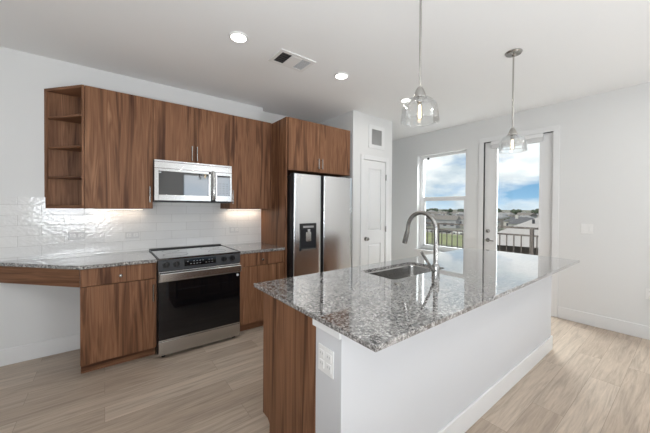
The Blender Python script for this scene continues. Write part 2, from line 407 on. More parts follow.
for z in (.30, 1.07, 1.86):
    m_ = MB(); m_.cyl((3.452, 2.944, z - .045), (3.452, 2.944, z + .045), .006, n=12); m_.box(3.440, 3.464, 2.946, 2.950, z - .042, z + .042); m_.build('hinge', NICKEL, pdoor, 0)

# ---------------------------------------------------------------- kitchen wall run
UF = 3.330; UB = WY - .001; UZ0, UZ1 = 1.372, 2.469; TD = .019
def bar_handle(parent, x, y, z0, z1, mat=NICKEL, rad=.006, off=.030, ends=None):
    m = MB(); m.cyl((x, y - off, z0), (x, y - off, z1), rad, n=14)
    for z in (z0 + .014, z1 - .014): m.cyl((x, y - off, z), (x, y, z), rad * .85, n=10)
    return m.build('handle', mat, parent, 0, True)
def round_knob(parent, x, y, z):
    return MB().lathe((x, y, z), [(.0001, -.028), (.010, -.027), (.0145, -.021), (.012, -.015), (.006, -.010), (.006, 0)], 24, 'Y').build('knob', NICKEL, parent, 0, True)
def carcass(parent, x0, x1, y0, y1, z0, z1, t=.018, back=True):
    m = MB(); m.box(x0, x0 + t, y0, y1, z0, z1); m.box(x1 - t, x1, y0, y1, z0, z1)
    m.box(x0 + t, x1 - t, y0, y1, z0, z0 + t); m.box(x0 + t, x1 - t, y0, y1, z1 - t, z1); m.box(x0 + t, x1 - t, y1 - .012, y1, z0 + t, z1 - t)
    return m.build('body', WOOD, parent, 0)
def door(parent, x0, x1, y, z0, z1, mat=None, name='door'):
    g = .0018
    return box(name, mat or WOOD, parent, x0 + g, x1 - g, y, y + TD, z0 + g, z1 - g, .001)

# corner shelf, triangular in plan
cs = thing('corner_shelf', 'open walnut corner shelf with angled front beside the tall wall cabinet', 'shelf', (-.3, 3.5, UZ0))
tri = [(-.438, UB), (-.438 + .02, UB - .022), (-.156, UF + .004), (-.140, UF), (-.140, UB)]
for nm, z0, z1 in (('bottom_panel', UZ0, UZ0 + .030), ('top_panel', UZ1 - .024, UZ1)): MB().prism(tri, z0, z1).build(nm, WOODH, cs, .001)
MB().prism([(-.438, UB), (-.140, UB), (-.140, UB - .012), (-.428, UB - .012)], UZ0 + .03, UZ1 - .024).build('back_panel', WOOD, cs, 0)
MB().prism([(-.438, UB), (-.416, UB - .012), (-.412, UB - .026), (-.420, UB - .024)], UZ0 + .03, UZ1 - .024).build('side_strip', WOOD, cs, 0)
MB().box(-.160, -.1402, UF + .004, UB - .012, UZ0 + .03, UZ1 - .024).build('side_panel', WOOD, cs, 0)
stri = [(-.412, UB - .012), (-.400, UB - .040), (-.172, UF + .024), (-.160, UF + .024), (-.160, UB - .012)]
for z in (1.655, 1.928, 2.202): MB().prism(stri, z - .009, z + .009).build('shelf_board', WOODH, cs, .001)

def wall_cab(label, x0, x1, z0, z1, doors, handles, yf=UF, yb=UB):
    c = thing('wall_cabinet', label, 'cabinet', ((x0 + x1) / 2, (yf + yb) / 2, z0))
    carcass(c, x0 + .0005, x1 - .0005, yf + TD, yb, z0, z1)
    ds_ = [door(c, a, b_, yf, z0 if z0 > 1.5 else z0 + .0, z1) for a, b_ in doors]
    for i, hx, h0, h1 in handles: bar_handle(ds_[i], hx, yf, h0, h1)
    return c
S1, S2, S3, S4 = .386, .770, 1.156, 1.709
wall_cab('tall walnut wall cabinet beside the open corner shelf', -.139, S1, UZ0, UZ1, [(-.139, S1)], [(0, .357, 1.435, 1.592)])
wall_cab('short two-door walnut wall cabinet above the microwave', S1, S3, 1.862, UZ1, [(S1, S2), (S2, S3)], [(0, .745, 1.885, 2.040), (1, .796, 1.885, 2.040)])
wall_cab('tall walnut wall cabinet between the microwave and the fridge panel', S3, S4, UZ0, UZ1, [(S3, S4 - .03)], [(0, 1.186, 1.435, 1.592)])
# fridge surround
fp = box('tall_side_panel', WOOD, None, 1.7095, 1.7285, 2.990, WY - .001, 0, UZ1, .001)
tag(fp, 'tall walnut panel standing between the counter and the fridge', 'panel')
wall_cab('two-door walnut cabinet above the refrigerator', 1.729, 2.722, 1.842, UZ1, [(1.729, 2.192), (2.192, 2.722)], [(0, 2.163, 1.885, 2.015), (1, 2.221, 1.885, 2.015)], 2.972, WY2 - .001)
# small dark ends on the handles above the fridge are drawn by their standoffs

# base cabinets
BF = 3.020; CF = 3.003
def base_cab(label, x0, x1, split=None):
    c = thing('base_cabinet', label, 'cabinet', ((x0 + x1) / 2, 3.3, 0))
    carcass(c, x0 + .0005, x1 - .0005, BF + TD, WY - .016, .10, .884)
    MB().prism([(BF + TD + .07, 0), (WY - .016, 0), (WY - .016, .10), (BF + TD + .07, .10)], x0 + .001, x1 - .001, 'X').build('toe_kick', WOODH, c, 0)
    dr = door(c, x0, x1, BF, .738, .882, name='drawer'); round_knob(dr, (x0 + x1) / 2, BF, .80)
    d = door(c, x0, x1, BF, .10, .736)
    return c, d
c1, d1 = base_cab('walnut base cabinet left of the range with a round drawer knob', -.158, .379)
bar_handle(d1, .350, BF, .535, .690)
c2, d2 = base_cab('walnut base cabinet between the range and the fridge panel', 1.147, 1.7085)
# desk apron
A = Vector((-.716, WY - .016)); B = Vector((-.150, CF + .018)); dv = (B - A).normalized(); nv = Vector((dv.y, -dv.x))
if nv.y > 0: nv = -nv
q = [A + nv * -.0, B, B - nv * .02 , A - nv * .02 + dv * .02]
q = [(-.752, WY - .015), (-.1590, CF + .022), (-.1590, CF + .048), (-.730, WY - .015)]
ap = MB().prism(q, .738, .884).build('desk_apron', WOODH, None, .001, origin=(-.42, 3.35, .738))
tag(ap, 'walnut rail running under the tapering desk end of the counter', 'panel')

# counters
ct = MB().prism([(-.775, WY - .0105), (-.162, CF), (.3795, CF), (.3795, WY - .0105)], .885, .915).build('countertop', GRAN, None, .002, origin=(0, 3.35, .885))
tag(ct, 'speckled grey granite worktop left of the range, tapering to a desk end', 'countertop')
ct = MB().box(1.1465, 1.709, CF, WY - .0105, .885, .915).build('countertop', GRAN, None, .002, origin=(1.43, 3.35, .885))
tag(ct, 'short speckled granite worktop between the range and the fridge', 'countertop')

# under-cabinet lights
for x0, x1, lb in ((-.09, .33, 'slim lit lamp strip under the wall cabinet left of the microwave'), (1.22, 1.66, 'slim lit lamp strip under the wall cabinet beside the fridge')):
    t = thing('undercabinet_light', lb, 'light', ((x0 + x1) / 2, 3.60, UZ0 - .012), 'lights under the wall cabinets')
    box('housing', WHITEP, t, x0, x1, 3.580, 3.625, UZ0 - .010, UZ0 - .0005, .001); box('diffuser', LEDE, t, x0 + .01, x1 - .01, 3.585, 3.620, UZ0 - .013, UZ0 - .010, 0)
    lamp('undercabinet_glow', 'AREA', ((x0 + x1) / 2, 3.60, UZ0 - .016), (0, 0, -1), .25 if x0 < 0 else .6, (1, .80, .62), shape='RECTANGLE', size=x1 - x0, size_y=.03)

# microwave
mw = thing('microwave', 'stainless over-range microwave with dark window mounted below the short cabinet', 'microwave', (.771, 3.45, 1.444))
MX0, MX1, MF, MZ0, MZ1 = .388, 1.154, 3.250, 1.444, 1.858
box('body', DGREY, mw, MX0, MX1, MF + .025, WY - .012, MZ0, MZ1, .002)
fr = MB()
for a in ((MX0, MX1, 1.777, 1.838), (MX0, .425, 1.455, 1.775), (.425, .925, 1.455, 1.512), (.425, .925, 1.748, 1.775), (.900, .972, 1.512, 1.775)): fr.box(a[0], a[1], MF, MF + .024, a[2], a[3])
fr.box(MX0, MX1, MF - .001, MF + .024, 1.840, MZ1)
fr.build('door_frame', STEEL, mw, .0015)
box('control_side', STEEL, mw, .974, MX1, MF, MF + .024, 1.455, 1.775, .0015)
cp_ = box('control_panel', MWGL, mw, .990, 1.135, MF - .003, MF + .002, 1.515, 1.742, .001)
pm = MB()
for i in range(5):
    for j in range(3): pm.box(1.010 + j * .040, 1.030 + j * .040, MF - .0042, MF - .0032, 1.545 + i * .026, 1.549 + i * .026)
pm.build('key_markings', BGLASS, cp_, 0)
box('door_window', MWGL, mw, .420, .905, MF + .004, MF + .012, 1.505, 1.753, .001)
box('label_sticker', PALE, mw, .428, .448, MF + .0025, MF + .004, 1.728, 1.740, 0)
hm = MB(); hm.tube([(.944, MF - .004, 1.470), (.944, MF - .030, 1.480), (.944, MF - .040, 1.52), (.944, MF - .043, 1.61), (.944, MF - .040, 1.70), (.944, MF - .030, 1.765), (.944, MF - .004, 1.775)], .013)
hm.build('handle', STEEL, mw, 0, True)
box('lower_grille', BLACK, mw, MX0 + .01, MX1 - .01, MF + .008, MF + .10, 1.437, 1.4445, 0)

# range
rg = thing('range', 'freestanding stainless and black electric range between the base cabinets', 'range', (.763, 3.28, 0))
RX0, RX1, RF = .383, 1.143, 2.949
box('body', BLACK, rg, RX0, RX1, RF + .045, WY - .06, .04, .905, .002)
m_ = MB().box(RX0 - .001, RX1 + .001, RF + .012, WY - .045, .905, .922); m_.build('cooktop', COOKT, rg, .003)
m_ = MB().box(RX0, RX1, WY - .085, WY - .050, .922, .934); m_.build('rear_trim', BLACK, rg, .003)
for a_ in (RX0 - .002, RX1 - .008): box('side_trim', BLACK, rg, a_, a_ + .010, RF + .012, WY - .05, .918, .925, .001)
rb = MB()
for cx_, cy_, r0 in ((.56, 3.15, .11), (.96, 3.15, .09), (.56, 3.42, .08), (.96, 3.42, .10)): rb.lathe((cx_, cy_, .9222), [(r0, 0), (r0, .0004), (r0 - .003, .0004), (r0 - .003, 0)], 48, close=True)
rb.build('burner_rings', DGREY, rg, 0)
cpn = MB().prism([(RF + .006, .806), (RF + .045, .806), (RF + .045, .915), (RF + .016, .915)], RX0, RX1, 'X').build('control_panel', plain('panel_grey', (.040, .042, .046), .4, Specular_IOR_Level=.3), rg, .002)
dp = MB().prism([(RF + .002, .832), (RF + .02, .832), (RF + .02, .895), (RF + .0085, .895)], .600, .890, 'X').build('display', BGLASS, cpn, .001)
dm = MB()
for i in range(9):
    for j in range(2):
        if (i * 7 + j * 3) % 5: dm.box(.622 + i * .028, .634 + i * .028, RF - .0005 + j * .003, RF + .006 + j * .003, .848 + j * .024, .852 + j * .024)
dm.build('display_markings', GREY, dp, 0)
for x_ in (.446, .531, .972, 1.060):
    MB().lathe((x_, RF + .012, .862), [(.0001, -.036), (.021, -.035), (.024, -.030), (.025, -.006), (.031, -.005), (.032, 0)], 28, 'Y').box(x_ - .0035, x_ + .0035, RF - .030, RF - .020, .842, .884).build('knob', BLACK, cpn, 0, True)
od = box('oven_door', BGLASS, rg, RX0 + .003, RX1 - .003, RF + .004, RF + .045, .180, .800, .003)
box('door_top_rail', STEEL, od, RX0 + .003, RX1 - .003, RF, RF + .040, .706, .800, .003)
hm = MB(); hm.box(RX0 + .008, RX1 - .008, RF - .046, RF - .032, .722, .790)
for x_ in (RX0 + .03, RX1 - .03): hm.box(x_ - .012, x_ + .012, RF - .034, RF + .003, .735, .778)
hm.build('handle', STEEL, od, .005)
MB().cyl((1.112, RF + .0045, .680), (1.112, RF + .0025, .680), .013).build('badge', PALE, od, 0)
iw = MB().box(.470, 1.06, RF + .0025, RF + .0045, .27, .62); iw.build('oven_window', BGLASS, od, .001)
box('drawer_front', STEEL, rg, RX0 + .003, RX1 - .003, RF + .002, RF + .045, .036, .163, .003)
box('drawer_trim', STEEL, rg, RX0 + .003, RX1 - .003, RF + .003, RF + .045, .166, .177, .001)
for x_ in (RX0 + .05, RX1 - .05):
    for y_ in (RF + .07, 3.56): MB().cyl((x_, y_, 0), (x_, y_, .04), .018).build('foot', BLACK, rg, 0)

# refrigerator
fg = thing('refrigerator', 'stainless side-by-side refrigerator with dispenser in a walnut surround', 'refrigerator', (2.2, 3.3, 0))
FF = 2.850; FX0_, FX1_ = 1.738, 2.654
box('body', BLACK, fg, FX0_ + .004, FX1_ - .004, FF + .075, 3.72, .03, 1.775, .003)
box('door_gasket', BLACK, fg, FX0_ + .012, FX1_ - .012, FF + .05, FF + .08, .06, 1.77, 0)
def fdoor(x0, x1):
    m = MB(); n = 12; zz = [(.055, 0), (1.788, 0)]
    prof = []
    w = x1 - x0; rr = .014
    pts = [(x0, FF + .060), (x0, FF + rr)] + [(x0 + rr - rr * math.cos(a), FF + rr - rr * math.sin(a)) for a in (R(30), R(60), R(90))]
    pts += [(x0 + rr + (w - 2 * rr) * t, FF - .004 * math.sin(PI * t)) for t in (.1, .25, .4, .5, .6, .75, .9)]
    pts += [(x1 - rr + rr * math.sin(a), FF + rr - rr * math.cos(a)) for a in (0, R(30), R(60), R(90))] + [(x1, FF + .060)]
    m.prism(pts, .055, 1.788); return m
XG0, XG1 = 2.131, 2.172
fl = fdoor(FX0_, XG0)
# dispenser opening is built as a recessed niche framed on the door
d_l = fl.build('freezer_door', [FRIDGE, DGREY], fg, 0, True)
d_r = fdoor(XG1, FX1_).build('fridge_door', [FRIDGE, DGREY], fg, 0, True)
for d_ in (d_l, d_r):
    for p_ in d_.data.polygons:
        if abs(p_.normal.x) > .8 or abs(p_.normal.z) > .8: p_.material_index = 1
hp = MB(); hp.box(XG0 - .004, XG1 + .004, FF + .030, FF + .058, .06, 1.785); hp.build('handle_recess', DGREY, fg, 0)
hp = MB(); hp.box(XG0 - .0005, XG0 + .0095, FF + .004, FF + .05, .40, 1.478); hp.box(XG1 - .0095, XG1 + .0005, FF + .004, FF + .05, .40, 1.478); hp.box(XG0 + .009, XG1 - .009, FF + .022, FF + .03, .40, 1.478)
hp.build('pocket_handle', BLACK, fg, .001)
dn = MB()
DXA, DXB, DZA, DZB = 1.818, 2.052, .880, 1.205
for a in ((DXA, DXA + .012, DZA, DZB), (DXB - .012, DXB, DZA, DZB), (DXA, DXB, DZA, DZA + .03), (DXA, DXB, DZB - .07, DZB)): dn.box(a[0], a[1], FF - .012, FF, a[2], a[3])
disp = dn.build('dispenser', BLACK, d_l, .002)
box('dispenser_niche', DGREY, disp, DXA + .010, DXB - .010, FF - .0055, FF - .0045, DZA + .02, DZB - .06, 0)
m_ = MB(); m_.box(1.90, 1.975, FF - .011, FF - .006, .99, 1.10); m_.box(1.918, 1.958, FF - .018, FF - .006, 1.10, 1.135); m_.build('dispenser_paddle', STEEL, disp, .002)
box('dispenser_tray', STEEL, disp, DXA + .012, DXB - .012, FF - .022, FF - .006, DZA + .004, DZA + .020, .002)
box('dispenser_buttons', GREY, disp, 1.86, 2.01, FF - .0135, FF - .012, 1.152, 1.176, 0)
box('toe_grille', BLACK, fg, FX0_ + .01, FX1_ - .01, FF + .03, FF + .09, .005, .055, 0)
for a_ in (FX0_ + .01, FX1_ - .07): box('hinge_cover', BLACK, fg, a_, a_ + .06, FF + .03, FF + .12, 1.776, 1.800, .003)

# outlets on the splashback and elsewhere
PLATE = plain('outlet_plate', (.66, .66, .66), .4)
def outlet(label, cat='outlet', group=None, horizontal=True):
    t = thing('electrical_outlet', label, cat, (-.2125, WY - .0105, 1.108), group)
    x0, x1, z0, z1 = (-.2725, -.1525, 1.071, 1.145)
    pl = box('cover_plate', PLATE, t, x0, x1, WY - .016, WY - .0105, z0, z1, .002)
    for cx_ in (-.2425, -.1825):
        f = MB().box(cx_ - .020, cx_ + .020, WY - .018, WY - .0155, 1.091, 1.125).build('receptacle', WHITEP, t, .001)
        s_ = MB(); s_.box(cx_ - .008, cx_ + .000, WY - .0186, WY - .0178, 1.114, 1.117); s_.box(cx_ - .008, cx_ + .000, WY - .0186, WY - .0178, 1.099, 1.102); s_.cyl((cx_ + .010, WY - .0186, 1.108), (cx_ + .010, WY - .0176, 1.108), .003, n=10)
        s_.build('slots', SLOT, f, 0)
    return t
o1 = outlet('white outlet on the tile below the tall wall cabinet, nearer the corner shelf', group='outlets on the splashback')
dup(o1, (.235, WY - .0105, 1.090), 'white outlet on the tile just left of the range')
dup(o1, (1.335, WY - .0105, 1.100), 'white outlet on the tile right of the range')

# light switch and low outlet on the right wall
sw = thing('light_switch', 'white double light switch on the wall beside the balcony door', 'light switch', (WX, .818, 1.159))
box('cover_plate', WHITEP, sw, WX - .006, WX - .0003, .760, .876, 1.101, 1.217, .002)
for y_ in (.788, .848): box('rocker', WHITEP, sw, WX - .010, WX - .0055, y_ - .016, y_ + .016, 1.126, 1.192, .002)
ro_ = thing('electrical_outlet', 'white outlet low on the wall at the right, above the baseboard', 'outlet', (WX, .300, .490))
box('cover_plate', WHITEP, ro_, WX - .006, WX - .0003, .265, .335, .432, .548, .002)
for z_ in (.466, .514):
    f = box('receptacle', WHITEP, ro_, WX - .008, WX - .0055, .283, .317, z_ - .018, z_ + .018, .001)
    s_ = MB(); s_.box(WX - .0088, WX - .0078, .291, .293, z_ - .002, z_ + .008); s_.box(WX - .0088, WX - .0078, .307, .309, z_ - .002, z_ + .008); s_.build('slots', SLOT, f, 0)

# wall vent above the pantry door
wv = thing('wall_vent', 'white louvred return vent on the wall above the pantry door', 'vent', (3.245, 2.963, 2.28))
m_ = MB()
for a in ((3.075, 3.134, 2.280, 2.625), (3.357, 3.416, 2.280, 2.625), (3.134, 3.357, 2.280, 2.337), (3.134, 3.357, 2.566, 2.625)): m_.box(a[0], a[1], 2.953, 2.9625, a[2], a[3])
m_.build('frame', TRIM, wv, .002)
box('backing', GREY, wv, 3.134, 3.357, 2.9605, 2.9625, 2.337, 2.566, 0)
m_ = MB()
for i in range(14):
    z = 2.341 + i * .0163; m_.prism([(2.953, z), (2.9555, z), (2.9605, z + .010), (2.958, z + .010)], 3.134, 3.357, 'X')
m_.build('louvres', plain('louvre_grey', (.42, .42, .41), .5), wv, 0)

# ---------------------------------------------------------------- island
IX0, IX1, IY0, IY1 = .743, 3.540, .674, 1.700
SX0, SX1, SY0, SY1 = 1.530, 2.175, 1.228, 1.560
def rrect(x0, x1, y0, y1, r_, n=5):
    p = []
    for cx_, cy_, a in ((x1 - r_, y1 - r_, 0), (x0 + r_, y1 - r_, 90), (x0 + r_, y0 + r_, 180), (x1 - r_, y0 + r_, 270)):
        for i in range(n + 1): t = R(a + 90 * i / n); p.append((cx_ + r_ * math.cos(t), cy_ + r_ * math.sin(t)))
    return p
isl = thing('kitchen_island', 'kitchen island with white knee wall and walnut cabinet side', 'island', (2.1, 1.2, 0))
BX0, BX1, KY0, KY1 = .765, 3.520, .879, 1.057
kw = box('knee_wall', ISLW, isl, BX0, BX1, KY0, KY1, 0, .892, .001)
m_ = MB(); m_.box(BX0 - .013, BX1 + .013, KY0 - .013, KY0, 0, BH - .01); m_.box(BX0 - .013, BX0, KY0 - .013, KY1, 0, BH - .01); m_.box(BX1, BX1 + .013, KY0 - .013, KY1, 0, BH - .01)
m_.build('baseboard', TRIM, isl, .004)
m_ = MB(); m_.box(BX0 - .012, BX0, KY0, KY1 + .012, .858, .892); m_.build('top_trim', TRIM, isl, .002)
CBY = 1.603
ep = MB().prism([(KY1 + .001, 0), (CBY - .088, 0), (CBY - .088, .125), (CBY - .065, .145), (CBY, .145), (CBY, .892), (KY1 + .001, .892)], BX0, BX0 + .019, 'X').build('end_panel', WOOD, isl, .001)
box('cabinet_body', WOOD, isl, BX0 + .019, BX1, KY1 + .001, CBY - TD, .145, .60, 0)
for a_, b_ in ((BX0 + .019, 1.40), (2.30, BX1)): box('cabinet_top_section', WOOD, isl, a_, b_, KY1 + .001, CBY - TD, .60, .892, 0)
box('toe_kick', WOODH, isl, BX0 + .019, BX1, KY1 + .001, CBY - .088, 0, .145, 0)
xs = [BX0 + .019, 1.37, 1.85, 2.33, 2.93, BX1]
for i, (a, b_) in enumerate(zip(xs, xs[1:])):
    g = .0018; dd = box('door', WOOD, isl, a + g, b_ - g, CBY - TD, CBY, .145, .880, .001)
    m = MB(); m.cyl((b_ - .04, CBY + .03, .68), (b_ - .04, CBY + .03, .83), .006, n=12)
    for z in (.70, .81): m.cyl((b_ - .04, CBY + .03, z), (b_ - .04, CBY, z), .005, n=8)
    m.build('handle', NICKEL, dd, 0, True)
# island worktop with the sink cut-out
m_ = MB(); bm = m_.bm
outer = [bm.verts.new((a, b_, .893)) for a, b_ in ((IX0, IY0), (IX1, IY0), (IX1, IY1), (IX0, IY1))]
inner = [bm.verts.new((a, b_, .893)) for a, b_ in rrect(SX0, SX1, SY0, SY1, .035)]
ed = [bm.edges.new((l[i], l[(i + 1) % len(l)])) for l in (outer, inner) for i in range(len(l))]
bmesh.ops.triangle_fill(bm, edges=ed, use_beauty=True)
ext = bmesh.ops.extrude_face_region(bm, geom=list(bm.faces))
bmesh.ops.translate(bm, verts=[v for v in ext['geom'] if isinstance(v, bmesh.types.BMVert)], vec=(0, 0, .022))
itop = m_.build('countertop', GRAN, None, .002, origin=(2.14, 1.18, .885))
tag(itop, 'large speckled grey granite slab on the island, holding the sink', 'countertop')
# sink
sk = thing('kitchen_sink', 'stainless undermount sink set into the island worktop', 'sink', (1.85, 1.39, .885))
m_ = MB(); loops = []
for d, z, r_ in ((-.020, .8925, .05), (.0, .8925, .035), (.002, .880, .035), (.008, .72, .045), (.022, .698, .06), (.055, .690, .05)):
    loops.append([m_.bm.verts.new((a, b_, z)) for a, b_ in rrect(SX0 + d, SX1 - d, SY0 + d, SY1 - d, r_)])
for A_, B_ in zip(loops, loops[1:]):
    n = len(A_)
    for i in range(n): m_.bm.faces.new((A_[i], A_[(i + 1) % n], B_[(i + 1) % n], B_[i]))
m_.bm.faces.new(loops[-1]); ob = m_.build('basin', SINKM, sk, 0, 'all')
m_ = MB().lathe((1.85, 1.42, .691), [(.045, 0), (.043, .003), (.030, .001), (.028, -.004), (.0001, -.004)], 32); m_.build('drain', CHROME, sk, 0, True)
# faucet
fx, fy = 1.803, 1.095
fc = thing('kitchen_faucet', 'brushed nickel gooseneck faucet standing behind the island sink', 'faucet', (fx, fy, .915))
MB().lathe((fx, fy, .915), [(.030, 0), (.030, .004), (.0255, .007), (.0255, .085), (.022, .093), (.0145, .100), (.0001, .100)], 32).build('base', CHROME, fc, 0, True)
pts = [(fx, fy, 1.00), (fx, fy, 1.12), (fx, fy, 1.20)]
pts += [(fx, 1.210 - .115 * math.cos(t), 1.240 + .122 * math.sin(t)) for t in [PI * i / 22 for i in range(0, 22)]]
MB().tube(pts + [(fx, 1.329, 1.215)], .0150, 20).build('spout', CHROME, fc, 0, True)
MB().tube([(fx, 1.327, 1.222), (fx, 1.332, 1.208), (fx, 1.348, 1.150), (fx, 1.354, 1.129)], [.0155, .0175, .0185, .0175], 20).build('spray_head', CHROME, fc, 0, True)
MB().tube([(fx - .010, fy, .965), (fx - .040, fy, .980)], [.017, .016], 18).tube([(fx - .035, fy, .977), (fx - .060, fy, 1.000), (fx - .165, fy, 1.106)], [.014, .0095, .0095], 16).build('lever', CHROME, fc, 0, True)
as_ = MB().lathe((1.467, 1.149, .9152), [(.022, 0), (.022, .003), (.018, .006), (.0001, .006)], 28).build('sink_button', NICKEL, None, 0, True, origin=(1.467, 1.149, .9152))
tag(as_, 'small round metal button set in the island worktop beside the sink', 'button')
# island outlet
io = thing('electrical_outlet', 'white double outlet on the end of the island knee wall', 'outlet', (BX0, .978, .73))
box('cover_plate', WHITEP, io, BX0 - .006, BX0 - .0003, .925, 1.031, .672, .788, .002)
for y_ in (.953, 1.003):
    for z_ in (.708, .752):
        f = box('receptacle', WHITEP, io, BX0 - .0085, BX0 - .0055, y_ - .016, y_ + .016, z_ - .017, z_ + .017, .001)
        s_ = MB(); s_.box(BX0 - .0092, BX0 - .0083, y_ - .008, y_ - .006, z_ - .002, z_ + .008); s_.box(BX0 - .0092, BX0 - .0083, y_ + .006, y_ + .008, z_ - .002, z_ + .008); s_.build('slots', SLOT, f, 0)

# ---------------------------------------------------------------- ceiling fittings
def downlight(x, y, label):
    t = thing('downlight', label, 'light', (x, y, CH - .001), 'recessed ceiling lights')
    MB().lathe((x, y, CH - .001), [(.074, 0), (.074, -.005), (.068, -.010), (.060, -.010), (.060, 0)], 40, close=True).build('trim_ring', WHITEP, t, 0, True)
    MB().lathe((x, y, CH - .001), [(.0001, -.008), (.0598, -.008), (.0598, -.0005), (.0001, -.0005)], 40).build('lens', CANE, t, 0)
    return t
dl = downlight(.856, 2.265, 'round lit ceiling light nearest the corner shelf end')
dup(dl, (1.945, 2.265, CH - .001), 'round lit ceiling light in front of the refrigerator')
dup(dl, (3.024, 2.265, CH - .001), 'round lit ceiling light in front of the pantry door')
for x in (.856, 1.945, 3.024):
    lamp('downlight_beam', 'AREA', (x, 2.265, CH - .013), (0, 0, -1), 2.5, (1, .96, .90), shape='DISK', size=.11)
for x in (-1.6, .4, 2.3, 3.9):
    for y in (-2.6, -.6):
        lamp('added_floor_fill', 'AREA', (x, y, CH - .013), (0, 0, -1), 7 if x > 2 else 1, (1, .96, .90), shape='DISK', size=.11)  # fill beams added without fittings, out of view, to brighten the floor

cv = thing('ceiling_vent', 'rectangular white ceiling exhaust grille between two ceiling lights', 'vent', (1.39, 2.32, CH - .001))
m_ = MB(); VX0, VX1, VY0, VY1 = 1.205, 1.575, 2.197, 2.445
for a in ((VX0, VX0 + .035, VY0, VY1), (VX1 - .035, VX1, VY0, VY1), (VX0 + .035, VX1 - .035, VY0, VY0 + .035), (VX0 + .035, VX1 - .035, VY1 - .035, VY1)): m_.box(*a, CH - .010, CH - .0005)
m_.build('frame', WHITEP, cv, .003)
box('dark_grille', VENTD, cv, 1.240, 1.335, VY0 + .035, VY1 - .035, CH - .006, CH - .001, 0)
m_ = MB()
for i in range(5): m_.box(1.240, 1.335, VY0 + .062 + i * .034, VY0 + .066 + i * .034, CH - .009, CH - .006)
m_.build('grille_bars', DGREY, cv, 0)
box('light_lens', WHITEP, cv, 1.335, 1.445, VY0 + .035, VY1 - .035, CH - .012, CH - .001, .003)
box('perforated_grille', GREY, cv, 1.445, 1.540, VY0 + .035, VY1 - .035, CH - .006, CH - .001, 0)
m_ = MB()
for i in range(9): m_.box(1.447, 1.538, VY0 + .042 + i * .019, VY0 + .050 + i * .019, CH - .008, CH - .006)
m_.build('grille_slats', PALE, cv, 0)

def pendant(x, y, label):
    t = thing('pendant_lamp', label, 'lamp', (x, y, CH), 'pendant lamps over the island')
    MB().lathe((x, y, CH - .0005), [(.0001, 0), (.066, 0), (.066, -.006), (.058, -.016), (.020, -.022), (.010, -.034), (.0001, -.034)], 36).build('ceiling_canopy', NICKEL, t, 0, True)
    MB().cyl((x, y, CH - .03), (x, y, 2.09), .0065, n=12).build('rod', NICKEL, t, 0, True)
    MB().lathe((x, y, 0), [(.0001, 2.100), (.012, 2.100), (.020, 2.090), (.030, 2.065), (.037, 2.042), (.037, 2.036), (.0001, 2.036)], 32).build('socket_cap', NICKEL, t, 0, True)
    prof = [(.037, 2.037), (.056, 2.033), (.078, 2.020), (.094, 1.998), (.102, 1.970), (.1045, 1.940), (.107, 1.912), (.110, 1.897)]
    inn = [(a - .003, z - .002) for a, z in reversed(prof)]; inn[0] = (.107, 1.897)
    MB().lathe((x, y, 0), prof + inn, 48, close=True).build('glass_shade', SHADEG, t, 0, 'all')
    MB().cyl((x, y, 2.036), (x, y, 2.010), .0135, n=20).build('lamp_holder', NICKEL, t, 0, True)
    bl_ = MB().lathe((x, y, 0), [(.0001, 1.908), (.010, 1.911), (.0175, 1.922), (.0195, 1.940), (.018, 1.965), (.014, 1.990), (.0125, 2.010), (.0001, 2.010)], 24).build('bulb', thin_glass('bulb_glass', (1, .97, .92), .03), t, 0, 'all')
    f = MB()
    for k in range(4):
        a = k * PI / 2; f.cyl((x + .006 * math.cos(a), y + .006 * math.sin(a), 1.925), (x + .004 * math.cos(a), y + .004 * math.sin(a), 1.995), .0022, n=8)
    f.build('filament', BULBE, bl_, 0)
    return t
p1 = pendant(1.462, 1.0, 'clear glass pendant lamp over the end of the island nearer the range')
dup(p1, (2.835, 1.0, CH), 'clear glass pendant lamp hanging before the balcony door')

# ---------------------------------------------------------------- balcony
struct(box('floor_balcony', CONC, None, WXO, 6.05, -2, 5.4, -.22, -.03, .004))
rl = thing('balcony_railing', 'dark bronze metal railing along the balcony edge', 'railing', (5.95, 1.7, -.03))
box('top_rail', RAILM, rl, 5.925, 5.975, -2, 5.4, 1.035, 1.070, .003)
box('mid_rail', RAILM, rl, 5.935, 5.965, -2, 5.4, .905, .935, .002)
box('bottom_rail', RAILM, rl, 5.935, 5.965, -2, 5.4, .07, .10, .002)
for y in (-1.95, -.1, 1.775, 3.57, 5.35): box('post', RAILM, rl, 5.922, 5.978, y - .028, y + .028, -.03, 1.036, .002)
y = -1.84; bal = None
while y < 5.3:
    if min(abs(y - k) for k in (-1.95, -.1, 1.775, 3.57, 5.35)) > .05:
        if bal is None: bal = box('baluster', RAILM, rl, 5.942, 5.958, y - .008, y + .008, .10, .906, 0); y_first = y
        else: c = bal.copy(); COL.objects.link(c); c.parent = rl; c.location = (0, y - y_first, 0)
    y += .118

